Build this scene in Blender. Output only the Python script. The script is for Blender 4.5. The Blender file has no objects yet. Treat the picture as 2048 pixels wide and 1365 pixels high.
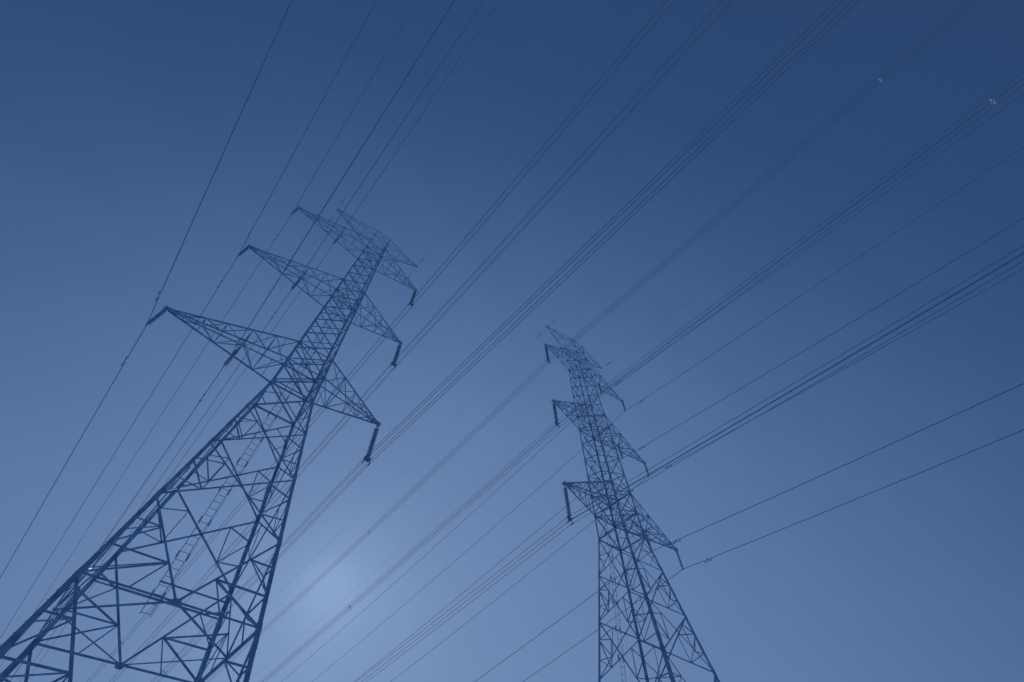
import bpy, math, random
from mathutils import Vector, Matrix

random.seed(7)
SC = bpy.context.scene
COL = SC.collection

# ------------------------------------------------------------------ camera
RIGHT = Vector((0.75321657, -0.65717766, -0.02797007))
DOWN = Vector((0.53912055, 0.64115119, -0.54614484))
FWD = Vector((0.37684723, 0.3962861, 0.83722368))
CAM_Z = 1.6
cam = bpy.data.cameras.new("camera")
cam_ob = bpy.data.objects.new("camera", cam)
COL.objects.link(cam_ob)
cam_ob.matrix_world = Matrix(((RIGHT.x, -DOWN.x, -FWD.x, 0.0),
                              (RIGHT.y, -DOWN.y, -FWD.y, 0.0),
                              (RIGHT.z, -DOWN.z, -FWD.z, CAM_Z),
                              (0, 0, 0, 1)))
cam.sensor_width = 36.0
cam.lens = 36.0 * 911.58 / 2048.0
cam.clip_start = 0.1
cam.clip_end = 6000.0
SC.camera = cam_ob

# ------------------------------------------------------------------ sky and sun
SUN = Vector((0.304108, 0.835478, 0.457706)).normalized()
SUN_EL = math.asin(SUN.z)
SUN_AZ = math.atan2(SUN.x, SUN.y)
world = bpy.data.worlds.new("World")
SC.world = world
world.use_nodes = True
wn, wl = world.node_tree.nodes, world.node_tree.links
bg = wn["Background"]
sky = wn.new("ShaderNodeTexSky")
sky.sky_type = 'NISHITA'
sky.sun_disc = False
sky.sun_elevation = SUN_EL
sky.sun_rotation = SUN_AZ
sky.dust_density = 1.1
bw = wn.new("ShaderNodeRGBToBW")
rmp = wn.new("ShaderNodeValToRGB")
tcw = wn.new("ShaderNodeTexCoord")


def wmath(op, a, b=None, c=None):
    n = wn.new("ShaderNodeMath")
    n.operation = op
    for i, v in enumerate((a, b, c)):
        if v is None:
            continue
        if isinstance(v, (int, float)):
            n.inputs[i].default_value = v
        else:
            wl.new(v, n.inputs[i])
    return n.outputs[0]


def wdot(vec):
    n = wn.new("ShaderNodeVectorMath")
    n.operation = 'DOT_PRODUCT'
    n.inputs[1].default_value = vec
    wl.new(tcw.outputs["Generated"], n.inputs[0])
    return n.outputs["Value"]


# tone of the clear air: sky brightness (log), the brighter hazy quarter of the sky and the aureole round the sun
wl.new(sky.outputs[0], bw.inputs[0])
ang = wmath('ARCCOSINE', wmath('MINIMUM', wdot(SUN), 0.99999))
aur = wmath('EXPONENT', wmath('MULTIPLY', ang, -1.0 / 0.16))
S0, S1 = -2.8259, -0.9799
tone = wmath('MULTIPLY_ADD', wmath('LOGARITHM', bw.outputs[0], math.e), 0.0728, -2.6982 - S0)
tone = wmath('ADD', tone, wdot((0.59679, 1.05078, 0.06381)))
tone = wmath('MULTIPLY_ADD', aur, 0.48, tone)
hz = wn.new("ShaderNodeTexNoise")              # faint uneven streaks of high haze
hz.inputs["Scale"].default_value = 3.2
hz.inputs["Detail"].default_value = 4.0
mp = wn.new("ShaderNodeMapping")
mp.inputs["Scale"].default_value = (1.0, 3.5, 2.0)
wl.new(tcw.outputs["Generated"], mp.inputs[0]); wl.new(mp.outputs[0], hz.inputs["Vector"])
tone = wmath('ADD', tone, wmath('MULTIPLY_ADD', hz.outputs["Fac"], 0.11, -0.055))
wl.new(wmath('DIVIDE', tone, S1 - S0), rmp.inputs[0])
STOPS = [(0.0, (0.0246, 0.0605, 0.1650)), (0.0769, (0.0252, 0.0644, 0.1757)), (0.1538, (0.0284, 0.0729, 0.1938)), (0.2308, (0.0355, 0.0865, 0.2198)),
         (0.3077, (0.0462, 0.1044, 0.2516)), (0.3846, (0.0604, 0.1259, 0.287)), (0.4615, (0.0774, 0.1494, 0.3233)), (0.5385, (0.0959, 0.1732, 0.3579)),
         (0.6154, (0.1142, 0.1961, 0.3896)), (0.6923, (0.1316, 0.218, 0.4187)), (0.7692, (0.1491, 0.2408, 0.4484)), (0.8462, (0.1709, 0.2692, 0.4848)),
         (0.9231, (0.2057, 0.3123, 0.5387)), (1.0, (0.252, 0.37, 0.625))]
el = rmp.color_ramp.elements
for i, (p, c) in enumerate(STOPS):
    e = el[i] if i < 2 else el.new(p)
    e.position = p
    e.color = (c[0] * 0.985, c[1] * 0.995, c[2] * 0.975, 1)
gain = wn.new("ShaderNodeVectorMath"); gain.operation = 'SCALE'; gain.inputs[3].default_value = 10.0
wl.new(rmp.outputs[0], gain.inputs[0]); wl.new(gain.outputs[0], bg.inputs[0])
bg.inputs[1].default_value = 0.1

sun = bpy.data.lights.new("sun", 'SUN')
sun.energy = 3.2
sun.angle = math.radians(0.55)
sun.color = (0.62, 0.80, 1.0)
sun_ob = bpy.data.objects.new("sun", sun)
COL.objects.link(sun_ob)
sun_ob.rotation_euler = SUN.to_track_quat('Z', 'Y').to_euler()
sun_ob.location = SUN * 300

SC.view_settings.view_transform = 'Standard'
SC.view_settings.look = 'None'
SC.view_settings.exposure = 0.0
SC.view_settings.gamma = 1.0


# ------------------------------------------------------------------ materials
def mat(name, col, rough=0.55, metal=0.0, var=0.25, scale=3.0, spec=0.5):
    m = bpy.data.materials.new(name)
    m.use_nodes = True
    n, l = m.node_tree.nodes, m.node_tree.links
    b = n["Principled BSDF"]
    tc = n.new("ShaderNodeTexCoord")
    nz = n.new("ShaderNodeTexNoise")
    nz.inputs["Scale"].default_value = scale
    nz.inputs["Detail"].default_value = 6.0
    r = n.new("ShaderNodeValToRGB")
    lo, hi = 1.0 - var, 1.0 + var
    r.color_ramp.elements[0].position = 0.3
    r.color_ramp.elements[1].position = 0.7
    r.color_ramp.elements[0].color = (col[0] * lo, col[1] * lo, col[2] * lo, 1)
    r.color_ramp.elements[1].color = (col[0] * hi, col[1] * hi, col[2] * hi, 1)
    l.new(tc.outputs["Object"], nz.inputs["Vector"])
    l.new(nz.outputs["Fac"], r.inputs["Fac"])
    l.new(r.outputs["Color"], b.inputs["Base Color"])
    b.inputs["Roughness"].default_value = rough
    b.inputs["Metallic"].default_value = metal
    b.inputs["Specular IOR Level"].default_value = spec
    return m


STEEL = mat("galvanised_steel", (0.27, 0.42, 0.61), 0.7, 0.0, 0.3, 2.2, 0.2)
HARD = mat("dark_forged_fittings", (0.20, 0.32, 0.50), 0.7, 0.0, 0.2, 9.0, 0.2)
GLASS = mat("insulator_shed_glaze", (0.38, 0.49, 0.63), 0.85, 0.0, 0.1, 12.0, 0.08)
WIRE = mat("weathered_aluminium_strand", (0.17, 0.28, 0.44), 0.85, 0.0, 0.12, 5.0, 0.1)
_n, _l = GLASS.node_tree.nodes, GLASS.node_tree.links
_tr = _n.new("ShaderNodeBsdfTranslucent")
_tr.inputs["Color"].default_value = (0.50, 0.61, 0.75, 1)
_mx = _n.new("ShaderNodeMixShader")
_mx.inputs[0].default_value = 0.6
_l.new(_n["Principled BSDF"].outputs[0], _mx.inputs[1]); _l.new(_tr.outputs[0], _mx.inputs[2])
_l.new(_mx.outputs[0], _n["Material Output"].inputs["Surface"])
ALU = mat("bright_cast_aluminium", (0.26, 0.36, 0.50), 0.55, 0.0, 0.1, 14.0, 0.5)
GROUND = mat("dry_field_soil_and_grass", (0.30, 0.35, 0.40), 0.95, 0.0, 0.3, 0.35, 0.2)


# ------------------------------------------------------------------ mesh helpers
class MB:
    def __init__(self):
        self.v, self.f = [], []

    def add(self, verts, faces):
        o = len(self.v)
        self.v += [tuple(p) for p in verts]
        self.f += [tuple(i + o for i in q) for q in faces]

    def angle(self, a, b, s, n, t=None, off=0.0, flip=False, s2=None):
        """L-section bar from a to b; n = outward normal, one flange square to n, the other pointing inwards."""
        a, b, n = Vector(a), Vector(b), Vector(n)
        d = (b - a).normalized()
        n = (n - d * n.dot(d)).normalized()
        u = d.cross(n)
        if flip:
            u = -u
        t = t or max(0.010, s * 0.11)
        s2 = s2 or s * 0.75
        a = a + n * off
        b = b + n * off
        prof = [(-s / 2, 0), (s / 2, 0), (s / 2, -t), (-s / 2 + t, -t), (-s / 2 + t, -s2), (-s / 2, -s2)]
        vs = [a + u * x + n * y for x, y in prof] + [b + u * x + n * y for x, y in prof]
        fs = [(i, (i + 1) % 6, (i + 1) % 6 + 6, i + 6) for i in range(6)]
        fs += [(5, 4, 3, 0), (3, 2, 1, 0), (6, 9, 10, 11), (6, 7, 8, 9)]
        self.add(vs, fs)

    def corner(self, a, b, s, nx, ny, t):
        """Leg angle: flanges lie in the two tower faces with outward normals nx, ny; heel at the corner."""
        a, b, nx, ny = Vector(a), Vector(b), Vector(nx), Vector(ny)
        prof = [(0, 0), (-s, 0), (-s, -t), (-t, -t), (-t, -s), (0, -s)]
        vs = [a + nx * x + ny * y for x, y in prof] + [b + nx * x + ny * y for x, y in prof]
        fs = [(i, (i + 1) % 6, (i + 1) % 6 + 6, i + 6) for i in range(6)]
        fs += [(5, 4, 3, 0), (3, 2, 1, 0), (6, 9, 10, 11), (6, 7, 8, 9)]
        self.add(vs, fs)

    def box(self, c, ax, ay, az, sx, sy, sz):
        c, ax, ay, az = Vector(c), Vector(ax).normalized(), Vector(ay).normalized(), Vector(az).normalized()
        vs = [c + ax * (i * sx / 2) + ay * (j * sy / 2) + az * (k * sz / 2) for k in (-1, 1) for j in (-1, 1) for i in (-1, 1)]
        self.add(vs, [(0, 2, 3, 1), (4, 5, 7, 6), (0, 1, 5, 4), (2, 6, 7, 3), (0, 4, 6, 2), (1, 3, 7, 5)])

    def plate(self, pts, n, t):
        n = Vector(n).normalized()
        k = len(pts)
        vs = [Vector(p) + n * t / 2 for p in pts] + [Vector(p) - n * t / 2 for p in pts]
        fs = [tuple(range(k)), tuple(range(2 * k - 1, k - 1, -1))]
        fs += [(i, i + k, (i + 1) % k + k, (i + 1) % k) for i in range(k)]
        self.add(vs, fs)

    def tube(self, pts, r, seg=8, caps=True):
        pts = [Vector(p) for p in pts]
        rings = []
        ref = None
        for i, p in enumerate(pts):
            d = (pts[min(i + 1, len(pts) - 1)] - pts[max(i - 1, 0)]).normalized()
            if ref is None:
                ref = Vector((0, 0, 1)) if abs(d.z) < 0.9 else Vector((1, 0, 0))
            u = (ref - d * ref.dot(d)).normalized()
            ref = u
            w = d.cross(u)
            rr = r[i] if isinstance(r, (list, tuple)) else r
            rings.append([p + u * (rr * math.cos(2 * math.pi * k / seg)) + w * (rr * math.sin(2 * math.pi * k / seg)) for k in range(seg)])
        vs = [q for ring in rings for q in ring]
        fs = []
        for i in range(len(pts) - 1):
            for k in range(seg):
                k2 = (k + 1) % seg
                fs.append((i * seg + k, i * seg + k2, (i + 1) * seg + k2, (i + 1) * seg + k))
        if caps:
            fs.append(tuple(range(seg - 1, -1, -1)))
            fs.append(tuple(range((len(pts) - 1) * seg, len(pts) * seg)))
        self.add(vs, fs)

    def lathe(self, prof, seg=18, c=(0, 0, 0)):
        c = Vector(c)
        vs = [c + Vector((r * math.cos(2 * math.pi * k / seg), r * math.sin(2 * math.pi * k / seg), z)) for r, z in prof for k in range(seg)]
        fs = []
        for i in range(len(prof) - 1):
            for k in range(seg):
                k2 = (k + 1) % seg
                fs.append((i * seg + k, i * seg + k2, (i + 1) * seg + k2, (i + 1) * seg + k))
        fs.append(tuple(range(seg - 1, -1, -1)))
        fs.append(tuple(range((len(prof) - 1) * seg, len(prof) * seg)))
        self.add(vs, fs)

    def build(self, name, m, parent=None, smooth=False, loc=None):
        me = bpy.data.meshes.new(name)
        me.from_pydata(self.v, [], self.f)
        me.materials.append(m)
        if smooth:
            for p in me.polygons:
                p.use_smooth = True
        me.update()
        o = bpy.data.objects.new(name, me)
        COL.objects.link(o)
        if parent:
            o.parent = parent
        if loc is not None:
            o.location = loc
        return o


def tag(o, label, cat, group=None):
    o["label"] = label
    o["category"] = cat
    if group:
        o["group"] = group
    return o


def empty(name, loc):
    o = bpy.data.objects.new(name, None)
    o.empty_display_size = 0.5
    COL.objects.link(o)
    o.location = loc
    return o


def copy_tree(o, parent=None):
    c = o.copy()
    COL.objects.link(c)
    c.parent = parent
    for ch in list(o.children):
        copy_tree(ch, c)
    return c


# ------------------------------------------------------------------ ground
g = MB()
NG, SZ = 40, 3000.0
gv = []
for j in range(NG + 1):
    for i in range(NG + 1):
        x = ((i / NG) * 2 - 1); y = ((j / NG) * 2 - 1)
        x = SZ * x * abs(x); y = SZ * y * abs(y)
        far = min(1.0, max(0.0, (math.hypot(x, y) - 120) / 600))
        gv.append((x, y, far * (2.5 * math.sin(x * 0.004) + 2.0 * math.cos(y * 0.005 + 1) - 3.5)))
g.add(gv, [(j * (NG + 1) + i, j * (NG + 1) + i + 1, (j + 1) * (NG + 1) + i + 1, (j + 1) * (NG + 1) + i) for j in range(NG) for i in range(NG)])
go = g.build("ground", GROUND)
go["kind"] = "structure"

# ------------------------------------------------------------------ pylon dimensions (z measured from the ground)
ZB = 27.62                        # waist, where the legs start to spread
Z = {k: ZB + v for k, v in {'4u': 33.004, '4l': 31.372, '3u': 29.644, '3l': 27.097, '2u': 17.289, '2l': 14.891, '1u': 5.091,
                            '1l': 2.691, 'b': 0.0, 'c': -3.502, 'd': -7.365, 'e': -11.486, 'f': -15.722, 'g': -21.9}.items()}
Z['base'] = -0.15
WBH, WTH, SLOPE = 1.6, 1.01, 0.132
ARM_LONG = {'1': 9.87, '2': 9.60, '3': 9.43, '4': 6.37}
ARM_SHORT = {'1': 7.34, '2': 7.03, '3': 6.78, '4': 5.85}
MID_X = {'1': 4.68, '2': 4.50, '3': 4.18}
PYLON_1 = Vector((2.454, 27.21, 0.0))
PYLON_2 = Vector((34.742, 22.61, 0.055))


def hw(z):
    z -= ZB
    return WBH + (WTH - WBH) * z / 33.004 if z >= 0 else WBH - SLOPE * z


def J(c, z):
    """corner joint; c = (sx, sy)"""
    w = hw(z)
    return Vector((c[0] * w, c[1] * w, z))


CORN = [(-1, -1), (1, -1), (1, 1), (-1, 1)]
FACES = [((-1, -1), (1, -1), Vector((0, -1, 0))), ((1, -1), (1, 1), Vector((1, 0, 0))),
         ((1, 1), (-1, 1), Vector((0, 1, 0))), ((-1, 1), (-1, -1), Vector((-1, 0, 0)))]
cage_z = [ZB, Z['1l'], Z['1u']]
cage_z += [Z['1u'] + (Z['2l'] - Z['1u']) * i / 4 for i in range(1, 4)] + [Z['2l'], Z['2u']]
cage_z += [Z['2u'] + (Z['3l'] - Z['2u']) * i / 5 for i in range(1, 5)] + [Z['3l']]
peak_z = [Z['3l'], Z['3u'], Z['4l'], Z['4u']]


def mid(a, b, t=0.5):
    return a + (b - a) * t


def one(name, parent, a, b, s, n, off=0.0, flip=False, m=None):
    k = MB()
    k.angle(a, b, s, n, off=off, flip=flip)
    return k.build(name, m or STEEL, parent)


def gusset(mb, p, n, along, w, h, off=0.012):
    n = Vector(n); al = Vector(along).normalized()
    sd = al.cross(n).normalized()
    c = Vector(p) + n * off
    pts = [c + sd * w * 0.5 + al * h * 0.28, c + sd * w * 0.2 + al * h * 0.5, c - sd * w * 0.2 + al * h * 0.5, c - sd * w * 0.5 + al * h * 0.28,
           c - sd * w * 0.5 - al * h * 0.28, c - sd * w * 0.2 - al * h * 0.5, c + sd * w * 0.2 - al * h * 0.5, c + sd * w * 0.5 - al * h * 0.28]
    mb.plate(pts, n, 0.014)


def x_panel(parent, z0, z1, s_, name="diagonal_brace", wide=1.0):
    for c0, c1, n in FACES:
        s = s_ * (wide if abs(n.y) > .5 else 1.0)
        one(name, parent, J(c0, z0), J(c1, z1), s, n, off=-0.02, flip=False)
        one(name, parent, J(c1, z0), J(c0, z1), s, n, off=-0.02 - s * 0.13, flip=True)


def ring(mb, z, s, off=-0.03):
    for c0, c1, n in FACES:
        mb.angle(J(c0, z), J(c1, z), s, n, off=off)


def build_pylon():
    root = empty("lattice_pylon", (0, 0, 0))
    # legs
    for c in CORN:
        nx, ny = Vector((c[0], 0, 0)), Vector((0, c[1], 0))
        k = MB()
        segs = [('base', 'g', .22, .03), ('g', 'f', .22, .03), ('f', 'e', .215, .028), ('e', 'd', .20, .025), ('d', 'c', .18, .022), ('c', 'b', .16, .02),
                ('b', '1u', .16, .02), ('1u', '2l', .15, .018), ('2l', '2u', .135, .016), ('2u', '3l', .10, .013), ('3l', '4u', .065, .010)]
        for a, b, s, t in segs:
            k.corner(J(c, Z[a]), J(c, Z[b]), s, nx, ny, t)
        leg = k.build("leg", STEEL, root)
        for zz, s in ((Z['f'] - 0.55, .235), (Z['e'] + 0.1, .23), (Z['d'] + 0.1, .215), (Z['d'] + 2.0, .195), (Z['c'] + 0.15, .18), (Z['b'] - 0.4, .18), (Z['1u'] + 1.0, .165), (Z['2u'] + .8, .14)):
            k = MB()
            h = 0.62
            a, b = J(c, zz - h / 2), J(c, zz + h / 2)
            dlt = Vector((c[0] * 0.012, c[1] * 0.012, 0))
            k.corner(a + dlt, b + dlt, s, nx, ny, 0.012)
            k.build("splice_plate", STEEL, leg)
        # gussets
        for zz, w in ((Z['f'], .62), (Z['e'], .55), (Z['d'], .46), (Z['c'], .42), (Z['b'], .42), (Z['1l'], .42), (Z['1u'], .40), (Z['2l'], .34), (Z['2u'], .30), (Z['3l'], .26), (Z['3u'], .20)):
            k = MB()
            p = J(c, zz)
            al = J(c, zz + .5) - p
            gusset(k, p - nx * w * .2, ny, al, w * .42, w * 1.05, 0.010)
            gusset(k, p - ny * w * .2, nx, al, w * .42, w * 1.05, 0.010)
            k.build("gusset_plate", STEEL, leg)
    # upper cage
    k = MB()
    ring(k, Z['b'], .12)
    cage = k.build("cage_section", STEEL, root)
    for zz in (Z['1l'], Z['1u'], Z['2l'], Z['2u'], Z['3l']):
        k = MB()
        ring(k, zz, .12 if zz < Z['2l'] else .10)
        k.angle(J((-1, -1), zz), J((1, 1), zz), .07, (0, 0, 1), off=-.05)
        k.angle(J((1, -1), zz), J((-1, 1), zz), .07, (0, 0, 1), off=-.07)
        k.build("ring_frame", STEEL, cage)
    for a, b in zip(cage_z[:-1], cage_z[1:]):
        x_panel(cage, a, b, .085 if b <= Z['1u'] + .1 else (.075 if b <= Z['2u'] + .1 else .066), wide=1.3)
    # peak
    k = MB()
    ring(k, Z['4u'], .08)
    peak = k.build("peak_section", STEEL, root)
    for zz in (Z['3u'], Z['4l']):
        k = MB()
        ring(k, zz, .08)
        k.build("ring_frame", STEEL, peak)
    for a, b in zip(peak_z[:-1], peak_z[1:]):
        x_panel(peak, a, b, .065)
    # tapering body: X panels b-c-d-e with secondary bracing
    body = empty("body_section", (0, 0, 0))
    body.parent = root
    for c0, c1, n in FACES:                 # plates where the diagonals cross
        for z0, z1 in (('c', 'b'), ('d', 'c'), ('e', 'd')):
            w0, w1 = hw(Z[z0]), hw(Z[z1])
            zc = Z[z0] + (Z[z1] - Z[z0]) * w0 / (w0 + w1)
            p = n * hw(zc) + Vector((0, 0, zc))
            k = MB()
            gusset(k, p, n, (0, 0, 1), .2, .2, -0.045)
            k.build("gusset_plate", STEEL, body)
    for z0, z1, s in (('c', 'b', .078), ('d', 'c', .084), ('e', 'd', .09)):
        x_panel(body, Z[z0], Z[z1], s)
    for c0, c1, n in FACES:
        for ca, cb in ((c0, c1), (c1, c0)):
            for z0, z1 in (('d', 'c'), ('e', 'd')):
                T, B, To, Bo = J(ca, Z[z1]), J(ca, Z[z0]), J(cb, Z[z1]), J(cb, Z[z0])
                q1, q2 = mid(T, B, .335), mid(T, B, .675)
                d1, d2 = mid(T, Bo, .232), mid(B, To, .277)
                o = -0.05
                one("redundant_brace", body, q1, d1, .07, n, o)
                one("redundant_brace", body, q1, d2, .07, n, o - .015, True)
                one("redundant_brace", body, q2, d2, .06, n, o - .03)
                one("redundant_brace", body, d1, d2, .06, n, o - .045, True)
            T, B, To, Bo = J(ca, Z['b']), J(ca, Z['c']), J(cb, Z['b']), J(cb, Z['c'])
            q = mid(T, B, .5)
            one("redundant_brace", body, q, mid(T, Bo, .26), .055, n, -.05)
            one("redundant_brace", body, q, mid(B, To, .26), .055, n, -.065, True)
    # base: K panels e-f and f-g with rings and plan bracing
    k = MB()
    ring(k, Z['f'], .085)
    base = k.build("base_section", STEEL, root)
    k = MB()
    ring(k, Z['g'], .11)
    k.build("ring_frame", STEEL, base)
    cen = lambda n, z: n * hw(z) + Vector((0, 0, z))
    for c0, c1, n in FACES:
        for zz, w, h in ((Z['f'] - .02, .38, .28), (Z['g'], .42, .3)):
            k = MB()
            gusset(k, cen(n, zz), n, (0, 0, 1), w, h, .012)
            k.build("gusset_plate", STEEL, base)
    ns = [f[2] for f in FACES]
    for zz in ('f', 'g'):
        for i in range(4):
            one("plan_brace", base, cen(ns[i], Z[zz]), cen(ns[(i + 1) % 4], Z[zz]), .075, (0, 0, 1), off=.03)
    for c0, c1, n in FACES:
        for ca, cb in ((c0, c1), (c1, c0)):
            for zt, zb, s, u in (('e', 'f', .095, 1 / 3), ('f', 'g', .115, .25)):
                T, B, C = J(ca, Z[zt]), J(ca, Z[zb]), cen(n, Z[zb])
                one("main_brace", base, T, C, s, n, -.02, ca == c1)
                p1, p2 = mid(T, C, u), mid(T, C, u * 2)
                l1, l2 = mid(T, B, u), mid(T, B, u * 2)
                hm = mid(B, C, .5)
                one("redundant_brace", base, l1, p1, .075, n, -.06)
                one("redundant_brace", base, l2, p1, .06, n, -.075, True)
                one("redundant_brace", base, l2, p2, .085, n, -.06)
                one("redundant_brace", base, p2, B, .085, n, -.09, True)
                one("redundant_brace", base, p2, hm, .06, n, -.06)
            # lowest panel down to the ground
            T, C = J(ca, Z['base']), cen(n, Z['g'])
            one("main_brace", base, T, C, .15, n, -.02, ca == c1)
    for zt, zb in (('e', 'f'), ('f', 'g')):      # hip bars joining neighbouring faces across each corner
        for i, c in enumerate(CORN):
            nA, nB = FACES[i][2], FACES[i - 1][2]
            T = J(c, Z[zt])
            for fr in ((1 / 3, 2 / 3) if zt == 'e' else (.25, .5)):
                one("hip_brace", base, mid(T, cen(nA, Z[zb]), fr), mid(T, cen(nB, Z[zb]), fr), .08, (0, 0, 1), .02 * fr)
    # far-face tie bars that carry the climbing ladder
    for fr in (1 / 3,):
        TL, TR, C = J((-1, 1), Z['e']), J((1, 1), Z['e']), cen(Vector((0, 1, 0)), Z['f'])
        one("tie_bar", base, mid(TL, C, fr), mid(TR, C, fr), .12, (0, 1, 0), -.1)
    zt_ = Z['e'] - .62
    one("tie_bar", base, Vector((-.55, hw(zt_), zt_)), J((1, 1), zt_), .10, (0, 1, 0), -.16)
    # crossarms
    for key in '1234':
        for side in (-1, 1):
            crossarm(root, key, side)
    return root


def crossarm(root, key, side):
    long_ = side < 0
    L = (ARM_LONG if long_ else ARM_SHORT)[key]
    zl, zu = Z[key + 'l'], Z[key + 'u']
    tz = zl if key != '4' else zl + 1.58
    tip = Vector((side * L, 0, tz))
    sc = .12 if key == '1' else (.11 if key == '2' else .10)
    if key == '4':
        sc = .08
    k = MB()
    R0 = {}
    for sy in (-1, 1):
        for lv, z in (('l', zl), ('u', zu)):
            p = J((side, sy), z)
            e = tip + Vector((-side * .12, sy * .09, 0.10 if (lv == 'u') else 0.0))
            R0[(lv, sy)] = (p, e)
            k.angle(p, e, sc, Vector((0, sy, -.35 if lv == 'l' else .35)), off=0, flip=(sy * side > 0) == (lv == 'l'))
    # tip plates and hanger lug
    for sy in (-1, 1):
        pts = [tip + Vector((-side * .75, sy * .12, 0.02)), tip + Vector((side * .14, sy * .09, -.02)), tip + Vector((side * .16, sy * .09, .16)), tip + Vector((-side * .62, sy * .15, .26))]
        k.plate(pts, (0, 1, 0), .016)
    if key != '4':
        k.box(tip + Vector((side * .03, 0, -.09)), (1, 0, 0), (0, 1, 0), (0, 0, 1), .30, .24, .16)
        k.tube([tip + Vector((side * .1, -.26, .06)), tip + Vector((side * .1, .26, .06))], .035, 8)
    else:
        k.box(tip + Vector((0, 0, .02)), (1, 0, 0), (0, 1, 0), (0, 0, 1), .2, .22, .14)
    arm = k.build("crossarm", STEEL, root)
    P = lambda lv, sy, t: mid(R0[(lv, sy)][0], R0[(lv, sy)][1], t)
    # node stations along the arm
    if key == '4':
        ts = [0, .42, .74]
    elif long_:
        w = hw(zl)
        tm = (MID_X[key] - w) / (L - .12 - w)
        ts = [0, tm * .5, tm, tm + (1 - tm) * .32, tm + (1 - tm) * .58, tm + (1 - tm) * .80]
    else:
        ts = [0, .26, .50, .70, .86]
    sb = .062 if key in '12' else .052
    if key == '4':
        sb = .046
    def br(a, b, n, off=0.0, fl=False, s=sb):
        one("lattice_brace", arm, a, b, s, n, off, fl)
    for i in range(len(ts) - 1):
        t0, t1 = ts[i], ts[i + 1]
        for sy in (-1, 1):
            n = Vector((0, sy, 0))
            if i % 2 == 0:
                br(P('u', sy, t0), P('l', sy, t1), n, -.02)
            else:
                br(P('l', sy, t0), P('u', sy, t1), n, -.02)
            br(P('l', sy, t1), P('u', sy, t1), n, -.04)
            if i == 0 and key != '4':
                br(mid(P('l', sy, t0), P('l', sy, t1)), mid(P('u', sy, t0), P('l', sy, t1)), n, -.05, s=.045)
                br(mid(P('u', sy, t0), P('u', sy, t1), .55), mid(P('u', sy, t0), P('l', sy, t1), .5), n, -.05, s=.045)
        zig = 1 if i % 2 == 0 else -1
        br(P('l', -zig, t0), P('l', zig, t1), (0, 0, -1), -.02)
        br(P('l', -1, t1), P('l', 1, t1), (0, 0, -1), -.04, s=sb * (1.9 if (long_ and key != '4' and abs(t1 - ts[2]) < 1e-6) else 1))
        br(P('u', zig, t0), P('u', -zig, t1), (0, 0, 1), -.02)
        br(P('u', -1, t1), P('u', 1, t1), (0, 0, 1), -.04)
    if long_ and key != '4':
        # hanging frame that carries the inner insulator string
        t = ts[2]
        c = mid(P('l', -1, t), P('l', 1, t))
        hk = MB()
        hk.box(c + Vector((0, 0, -.06)), (1, 0, 0), (0, 1, 0), (0, 0, 1), .2, .3, .14)
        hk.angle(P('u', -1, t), c, .08, (side, 0, 0), off=.04)
        hk.angle(P('u', 1, t), c, .08, (side, 0, 0), off=.04)
        hk.build("hanger_bracket", STEEL, arm)
    return arm


pylon1 = build_pylon()
pylon2 = copy_tree(pylon1)
for ch in list(pylon2.children_recursive):          # the far pylon has no ladder tie bars on that face
    if ch.name.startswith("tie_bar"):
        bpy.data.objects.remove(ch)
pylon1.location = PYLON_1
pylon2.location = PYLON_2
pylon2.rotation_euler = (0, 0, math.pi)
tag(pylon1, "nearer lattice steel pylon rising from the lower left corner", "pylon", "lattice transmission pylons")
tag(pylon2, "smaller farther lattice steel pylon standing right of centre", "pylon", "lattice transmission pylons")


# ladders on the far face of each pylon, with rungs as sub-parts
def ladder(root, z_lo, z_hi, flip, pitch=0.42):
    sgn = -1 if flip else 1                       # pylon2 is turned by 180 degrees
    k = MB()
    P = lambda x, z, d=0.12: Vector((sgn * x, sgn * (hw(z) - d), z))
    half = .24
    xo = lambda z: -.10 - .012 * max(0.0, ZB - z)
    zs = [z_lo + (z_hi - z_lo) * i / 40 for i in range(41)]
    for s in (-1, 1):
        k.tube([P(xo(z) + s * half, z) for z in zs], .021, 6)
    k.tube([P(xo(z) + half + .10, z, .06) for z in zs], .010, 5)      # safety line
    z = z_lo + 1.0
    while z < z_hi:
        for s in (-1, 1):
            c = P(xo(z) + s * (half + .05), z, .05)
            k.box(c, (1, 0, 0), (0, 1, 0), (0, 0, 1), .05, .10, .42)
        z += 2.1
    lad = k.build("ladder", STEEL, root)
    z = z_lo + .1
    i = 0
    while z < z_hi and i < 100:
        k = MB()
        k.tube([P(xo(z) - half, z), P(xo(z) + half, z)], .018, 6)
        k.build("rung", STEEL, lad)
        z += pitch
        i += 1


ladder(pylon1, Z['e'] - 2.2, Z['3u'], False, .45)
ladder(pylon2, Z['g'] + 1.0, Z['3u'], True, .49)


# lower ladder that runs up the far right leg of the near pylon
def leg_ladder(root, c, z_lo, z_hi):
    k = MB()
    P = lambda d, z: J(c, z) + Vector((c[0] * .06, -c[1] * (.30 + d), 0))
    zs = [z_lo + (z_hi - z_lo) * i / 12 for i in range(13)]
    for d in (0, .45):
        k.tube([P(d, z) for z in zs], .02, 6)
    z = z_lo + .5
    while z < z_hi + .1:
        k.box(P(.12, z) - Vector((c[0] * .03, 0, 0)), (1, 0, 0), (0, 1, 0), (0, 0, 1), .07, .86, .10)
        z += 1.6
    lad = k.build("ladder", STEEL, root)
    z = z_lo + .1
    while z < z_hi:
        k = MB()
        k.tube([P(0, z), P(.45, z)], .016, 6)
        k.build("rung", STEEL, lad)
        z += .4


leg_ladder(pylon1, (1, 1), Z['g'], Z['f'] + .2)

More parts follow.
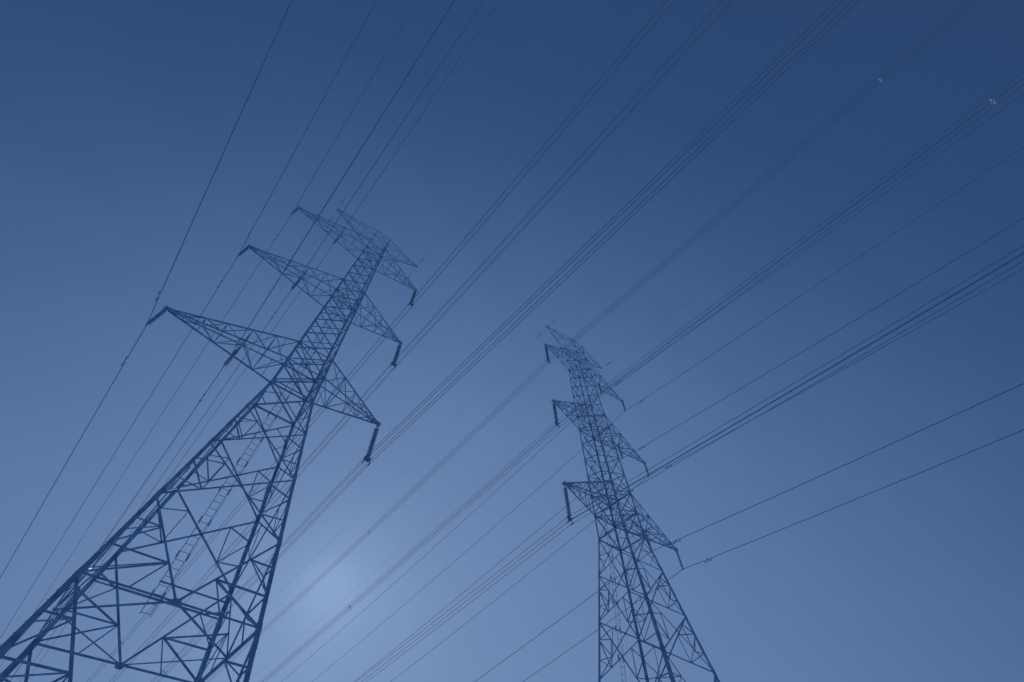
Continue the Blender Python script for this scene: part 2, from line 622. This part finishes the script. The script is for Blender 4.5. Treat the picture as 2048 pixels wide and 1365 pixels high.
# step bolts on one leg of the near pylon
for leg in [o for o in pylon1.children if o.name.startswith("leg")][:1]:
    z = Z['g']
    side = 0
    while z < Z['c']:
        k = MB()
        p = J((-1, -1), z)
        d = Vector((-1, 0, 0)) if side else Vector((0, -1, 0))
        k.tube([p + Vector((.07, .07, 0)) - d * .07, p + Vector((.07, .07, 0)) + d * .11], .014, 6)
        k.build("step_bolt", STEEL, leg)
        z += .2
        side = 1 - side


# ------------------------------------------------------------------ insulator strings
def disc_mesh(r, h):
    k = MB()
    prof = [(r * .14, h), (r * .26, h * .95), (r * .28, h * .62), (r * .34, h * .56), (r * .55, h * .50), (r * .82, h * .40), (r, h * .24), (r * .98, h * .18),
            (r * .80, h * .28), (r * .72, h * .19), (r * .58, h * .30), (r * .48, h * .20), (r * .32, h * .32), (r * .13, h * .26), (r * .10, 0)]
    k.lathe(prof, 20)
    o = k.build("disc", GLASS, None, smooth=True)
    me = o.data
    me.materials.append(HARD)
    for i, p in enumerate(me.polygons):
        if p.index // 20 in (0, 1, 2, 12, 13) or len(p.vertices) > 4:
            p.material_index = 1
    bpy.data.objects.remove(o)
    return me


DISC_BIG = disc_mesh(.205, .26)
DISC_SMALL = disc_mesh(.145, .178)


def big_string(loc, label):
    r = empty("insulator_string", loc)
    tag(r, label, "insulator", "large suspension insulators carrying four-cable bundles")
    k = MB()
    k.tube([(0, 0, 0), (0, 0, -.40)], .03, 8)
    k.tube([(0, -.07, -.06), (0, -.07, -.2), (0, 0, -.26), (0, .07, -.2), (0, .07, -.06)], .02, 6)
    k.build("hanger", HARD, r)
    for i in range(12):
        d = bpy.data.objects.new("disc", DISC_BIG)
        COL.objects.link(d)
        d.parent = r
        d.location = (0, 0, -.42 - .262 * (i + 1))
    k = MB()
    zb = -.42 - .262 * 12
    k.tube([(0, 0, zb + .05), (0, 0, zb - .1)], .035, 8)
    k.plate([(-.08, 0, zb - .02), (.08, 0, zb - .02), (.27, 0, -4.0 + .26), (.27, 0, -4.0 + .1), (.12, 0, -4.0 - .08), (-.12, 0, -4.0 - .08), (-.27, 0, -4.0 + .1), (-.27, 0, -4.0 + .26)], (0, 1, 0), .03)
    for sx in (-1, 1):
        k.tube([(sx * .235, 0, -4.0 + .34), (sx * .235, 0, -4.0 - .32)], .028, 6)
    k.build("yoke_plate", HARD, r)
    for sx in (-1, 1):
        for sz in (-1, 1):
            k = MB()
            k.tube([(sx * .235, -.24, -4 + sz * .225 - .015), (sx * .235, -.1, -4 + sz * .225), (sx * .235, .1, -4 + sz * .225), (sx * .235, .24, -4 + sz * .225 - .015)],
                   [.035, .055, .055, .035], 8)
            k.build("suspension_clamp", HARD, r)
    return r


def small_string(loc, label):
    r = empty("insulator_string", loc)
    tag(r, label, "insulator", "small suspension insulators carrying single cables")
    k = MB()
    k.tube([(0, 0, 0), (0, 0, -.26)], .024, 8)
    k.build("hanger", HARD, r)
    for i in range(10):
        d = bpy.data.objects.new("disc", DISC_SMALL)
        COL.objects.link(d)
        d.parent = r
        d.location = (0, 0, -.24 - .178 * (i + 1))
    k = MB()
    k.tube([(0, 0, -2.0), (0, 0, -2.17)], .026, 8)
    k.tube([(0, -.24, -2.225), (0, -.1, -2.2), (0, .1, -2.2), (0, .24, -2.225)], [.035, .06, .06, .035], 8)
    k.build("suspension_clamp", HARD, r)
    return r


# ------------------------------------------------------------------ cables
SPAN = 400.0
PAR = {'S': dict(n=(.1117, -.0020), f=(.1125, -.0031), r=.028), 'B': dict(n=(.0885, -.0105), f=(.0866, -.0164), r=.0185),
       'E': dict(n=(.0877, -.0089), f=(.0866, -.012), r=.010)}


def cable_pt(at, kind, s):
    """s < 0 towards the camera side, s > 0 away"""
    a, d = PAR[kind]['n' if s < 0 else 'f']
    u = abs(s)
    return Vector((at.x + d * u, at.y + s, at.z - a * u + a / SPAN * u * u))


def stations():
    out = []
    s = 0.0
    while s < 400:
        out.append(s)
        s += 0.6 if s < 3 else (2.5 if s < 60 else 10.0)
    out.append(400.0)
    return out


ST = stations()


def cable(at, kind, label, cat="power cable", group=None, name="power_cable", dampers=()):
    org = Vector(at)
    k = MB()
    k.tube([cable_pt(at, kind, -s) - org for s in reversed(ST[1:])] + [cable_pt(at, kind, s) - org for s in ST], PAR[kind]['r'], 8)
    o = k.build(name, WIRE, None, smooth=True, loc=org)
    tag(o, label, cat, group)
    for s in dampers:
        damper(o, at, kind, s, org)
    return o


def damper(parent, at, kind, s, org):
    p = cable_pt(at, kind, s) - org
    d = (cable_pt(at, kind, s + .2) - cable_pt(at, kind, s - .2)).normalized()
    dn = Vector((0, 0, -1))
    k = MB()
    k.box(p + dn * .05, d, dn.cross(d), dn, .09, .06, .20)
    q = p + dn * .16
    k.tube([q - d * .38, q, q + d * .38], .018, 6)
    for e in (-1, 1):
        a, b = q + d * e * .20 + dn * .01, q + d * e * .44 + dn * .04
        k.tube([a, mid(a, b, .2), b], [.04, .062, .055], 8)
    k.build("vibration_damper", HARD, parent)


def spacer(at, s, label):
    c = cable_pt(at, 'B', s)
    r = empty("bundle_spacer", c)
    tag(r, label, "cable spacer", "square spacers clamped in the four-cable bundles")
    k = MB()
    cs = [Vector((x * .13, 0, z * .13)) for x, z in ((-1, -1), (1, -1), (1, 1), (-1, 1))]
    for i in range(4):
        a, b = cs[i], cs[(i + 1) % 4]
        n = (a + b).normalized()
        dv = (b - a).normalized()
        k.box(mid(a, b), dv, (0, 1, 0), n, (b - a).length + .035, .04, .036)
    k.build("frame", ALU, r)
    for x, z in ((-1, -1), (1, -1), (1, 1), (-1, 1)):
        k = MB()
        a, b = Vector((x * .14, 0, z * .14)), Vector((x * .235, 0, z * .225))
        k.tube([a, mid(a, b), b], [.02, .016, .015], 8)
        k.tube([b + Vector((0, -.05, 0)), b + Vector((0, .05, 0))], .03, 8)
        k.build("clamp_arm", ALU, r)
    return r


def tip_point(pn, key, which):
    base = PYLON_1 if pn == 1 else PYLON_2
    sg = -1 if pn == 1 else 1                    # side of the long arms
    if which == 'long':
        return base + Vector((sg * ARM_LONG[key], 0, Z[key + 'l']))
    if which == 'inner':
        return base + Vector((sg * MID_X[key], 0, Z[key + 'l']))
    return base + Vector((-sg * ARM_SHORT[key], 0, Z[key + 'l']))


LV = {'1': 'lowest', '2': 'middle', '3': 'top'}
for pn in (1, 2):
    pname = "left pylon" if pn == 1 else "right pylon"
    ls, ss = ("left", "right") if pn == 1 else ("right", "left")
    for key in '123':
        lv = LV[key]
        # long arm: one string at the tip, one halfway along
        for which, words in (('long', "tip of the %s %s crossarm" % (lv, ls)), ('inner', "midpoint of the %s %s crossarm" % (lv, ls))):
            p = tip_point(pn, key, which)
            small_string(p, "short disc insulator at the %s, %s" % (words, pname))
            sd = {(1, 'long'): (-3.2, 3.3), (1, 'inner'): (-3.0, 3.2)}.get((pn, which), (-3.0, 3.2))
            cable(p + Vector((0, 0, -2.2)), 'S', "single cable under the %s, %s" % (words, pname),
                  group="single cables on the long crossarms", dampers=sd)
        # short arm: big string with a bundle of four cables
        p = tip_point(pn, key, 'short')
        big_string(p, "long pale disc insulator under the %s %s crossarm of the %s" % (lv, ss, pname))
        at = p + Vector((0, 0, -4.0))
        for sx in (-1, 1):
            for sz in (-1, 1):
                cable(at + Vector((sx * .235, 0, sz * .225)), 'B',
                      "one of four bundled cables under the %s %s crossarm, %s" % (lv, ss, pname),
                      group="four-cable bundle below the %s %s crossarm of the %s" % (lv, ss, pname))
        s_near = {'1': -42.2, '2': -42.1, '3': -43.0}[key]
        s_far = {'1': (37.4, 41.6), '2': (38.6, 41.5), '3': (39.8, 42.1)}[key][pn - 1]
        for s_, w_ in ((s_near, "near"), (s_far, "far"), (s_far + 52.0, "farthest")):
            if (w_ == "near" and (pn == 1 or key == '1')) or (w_ == "far" and pn == 2 and key == '1') or (w_ == "farthest" and key != '3'):
                continue
            spacer(at, s_, "square spacer on the %s %s crossarm bundle, %s the %s" %
                   (lv, ss, {"near": "camera side of", "far": "just beyond", "farthest": "well beyond"}[w_], "left pylon" if pn == 1 else "right pylon"))
    for side, key_side in ((-1, 'L'), (1, 'R')):
        long_ = (side < 0) == (pn == 1)
        base = PYLON_1 if pn == 1 else PYLON_2
        p = base + Vector((side * (ARM_LONG if long_ else ARM_SHORT)['4'], 0, Z['4l'] + 1.58 - .14))
        cable(p, 'E', "very thin earth wire at the %s peak arm of the %s" % ("left" if side < 0 else "right", pname),
              cat="earth wire", name="earth_wire", group="earth wires along the pylon tops", dampers=(-1.6, 1.6))
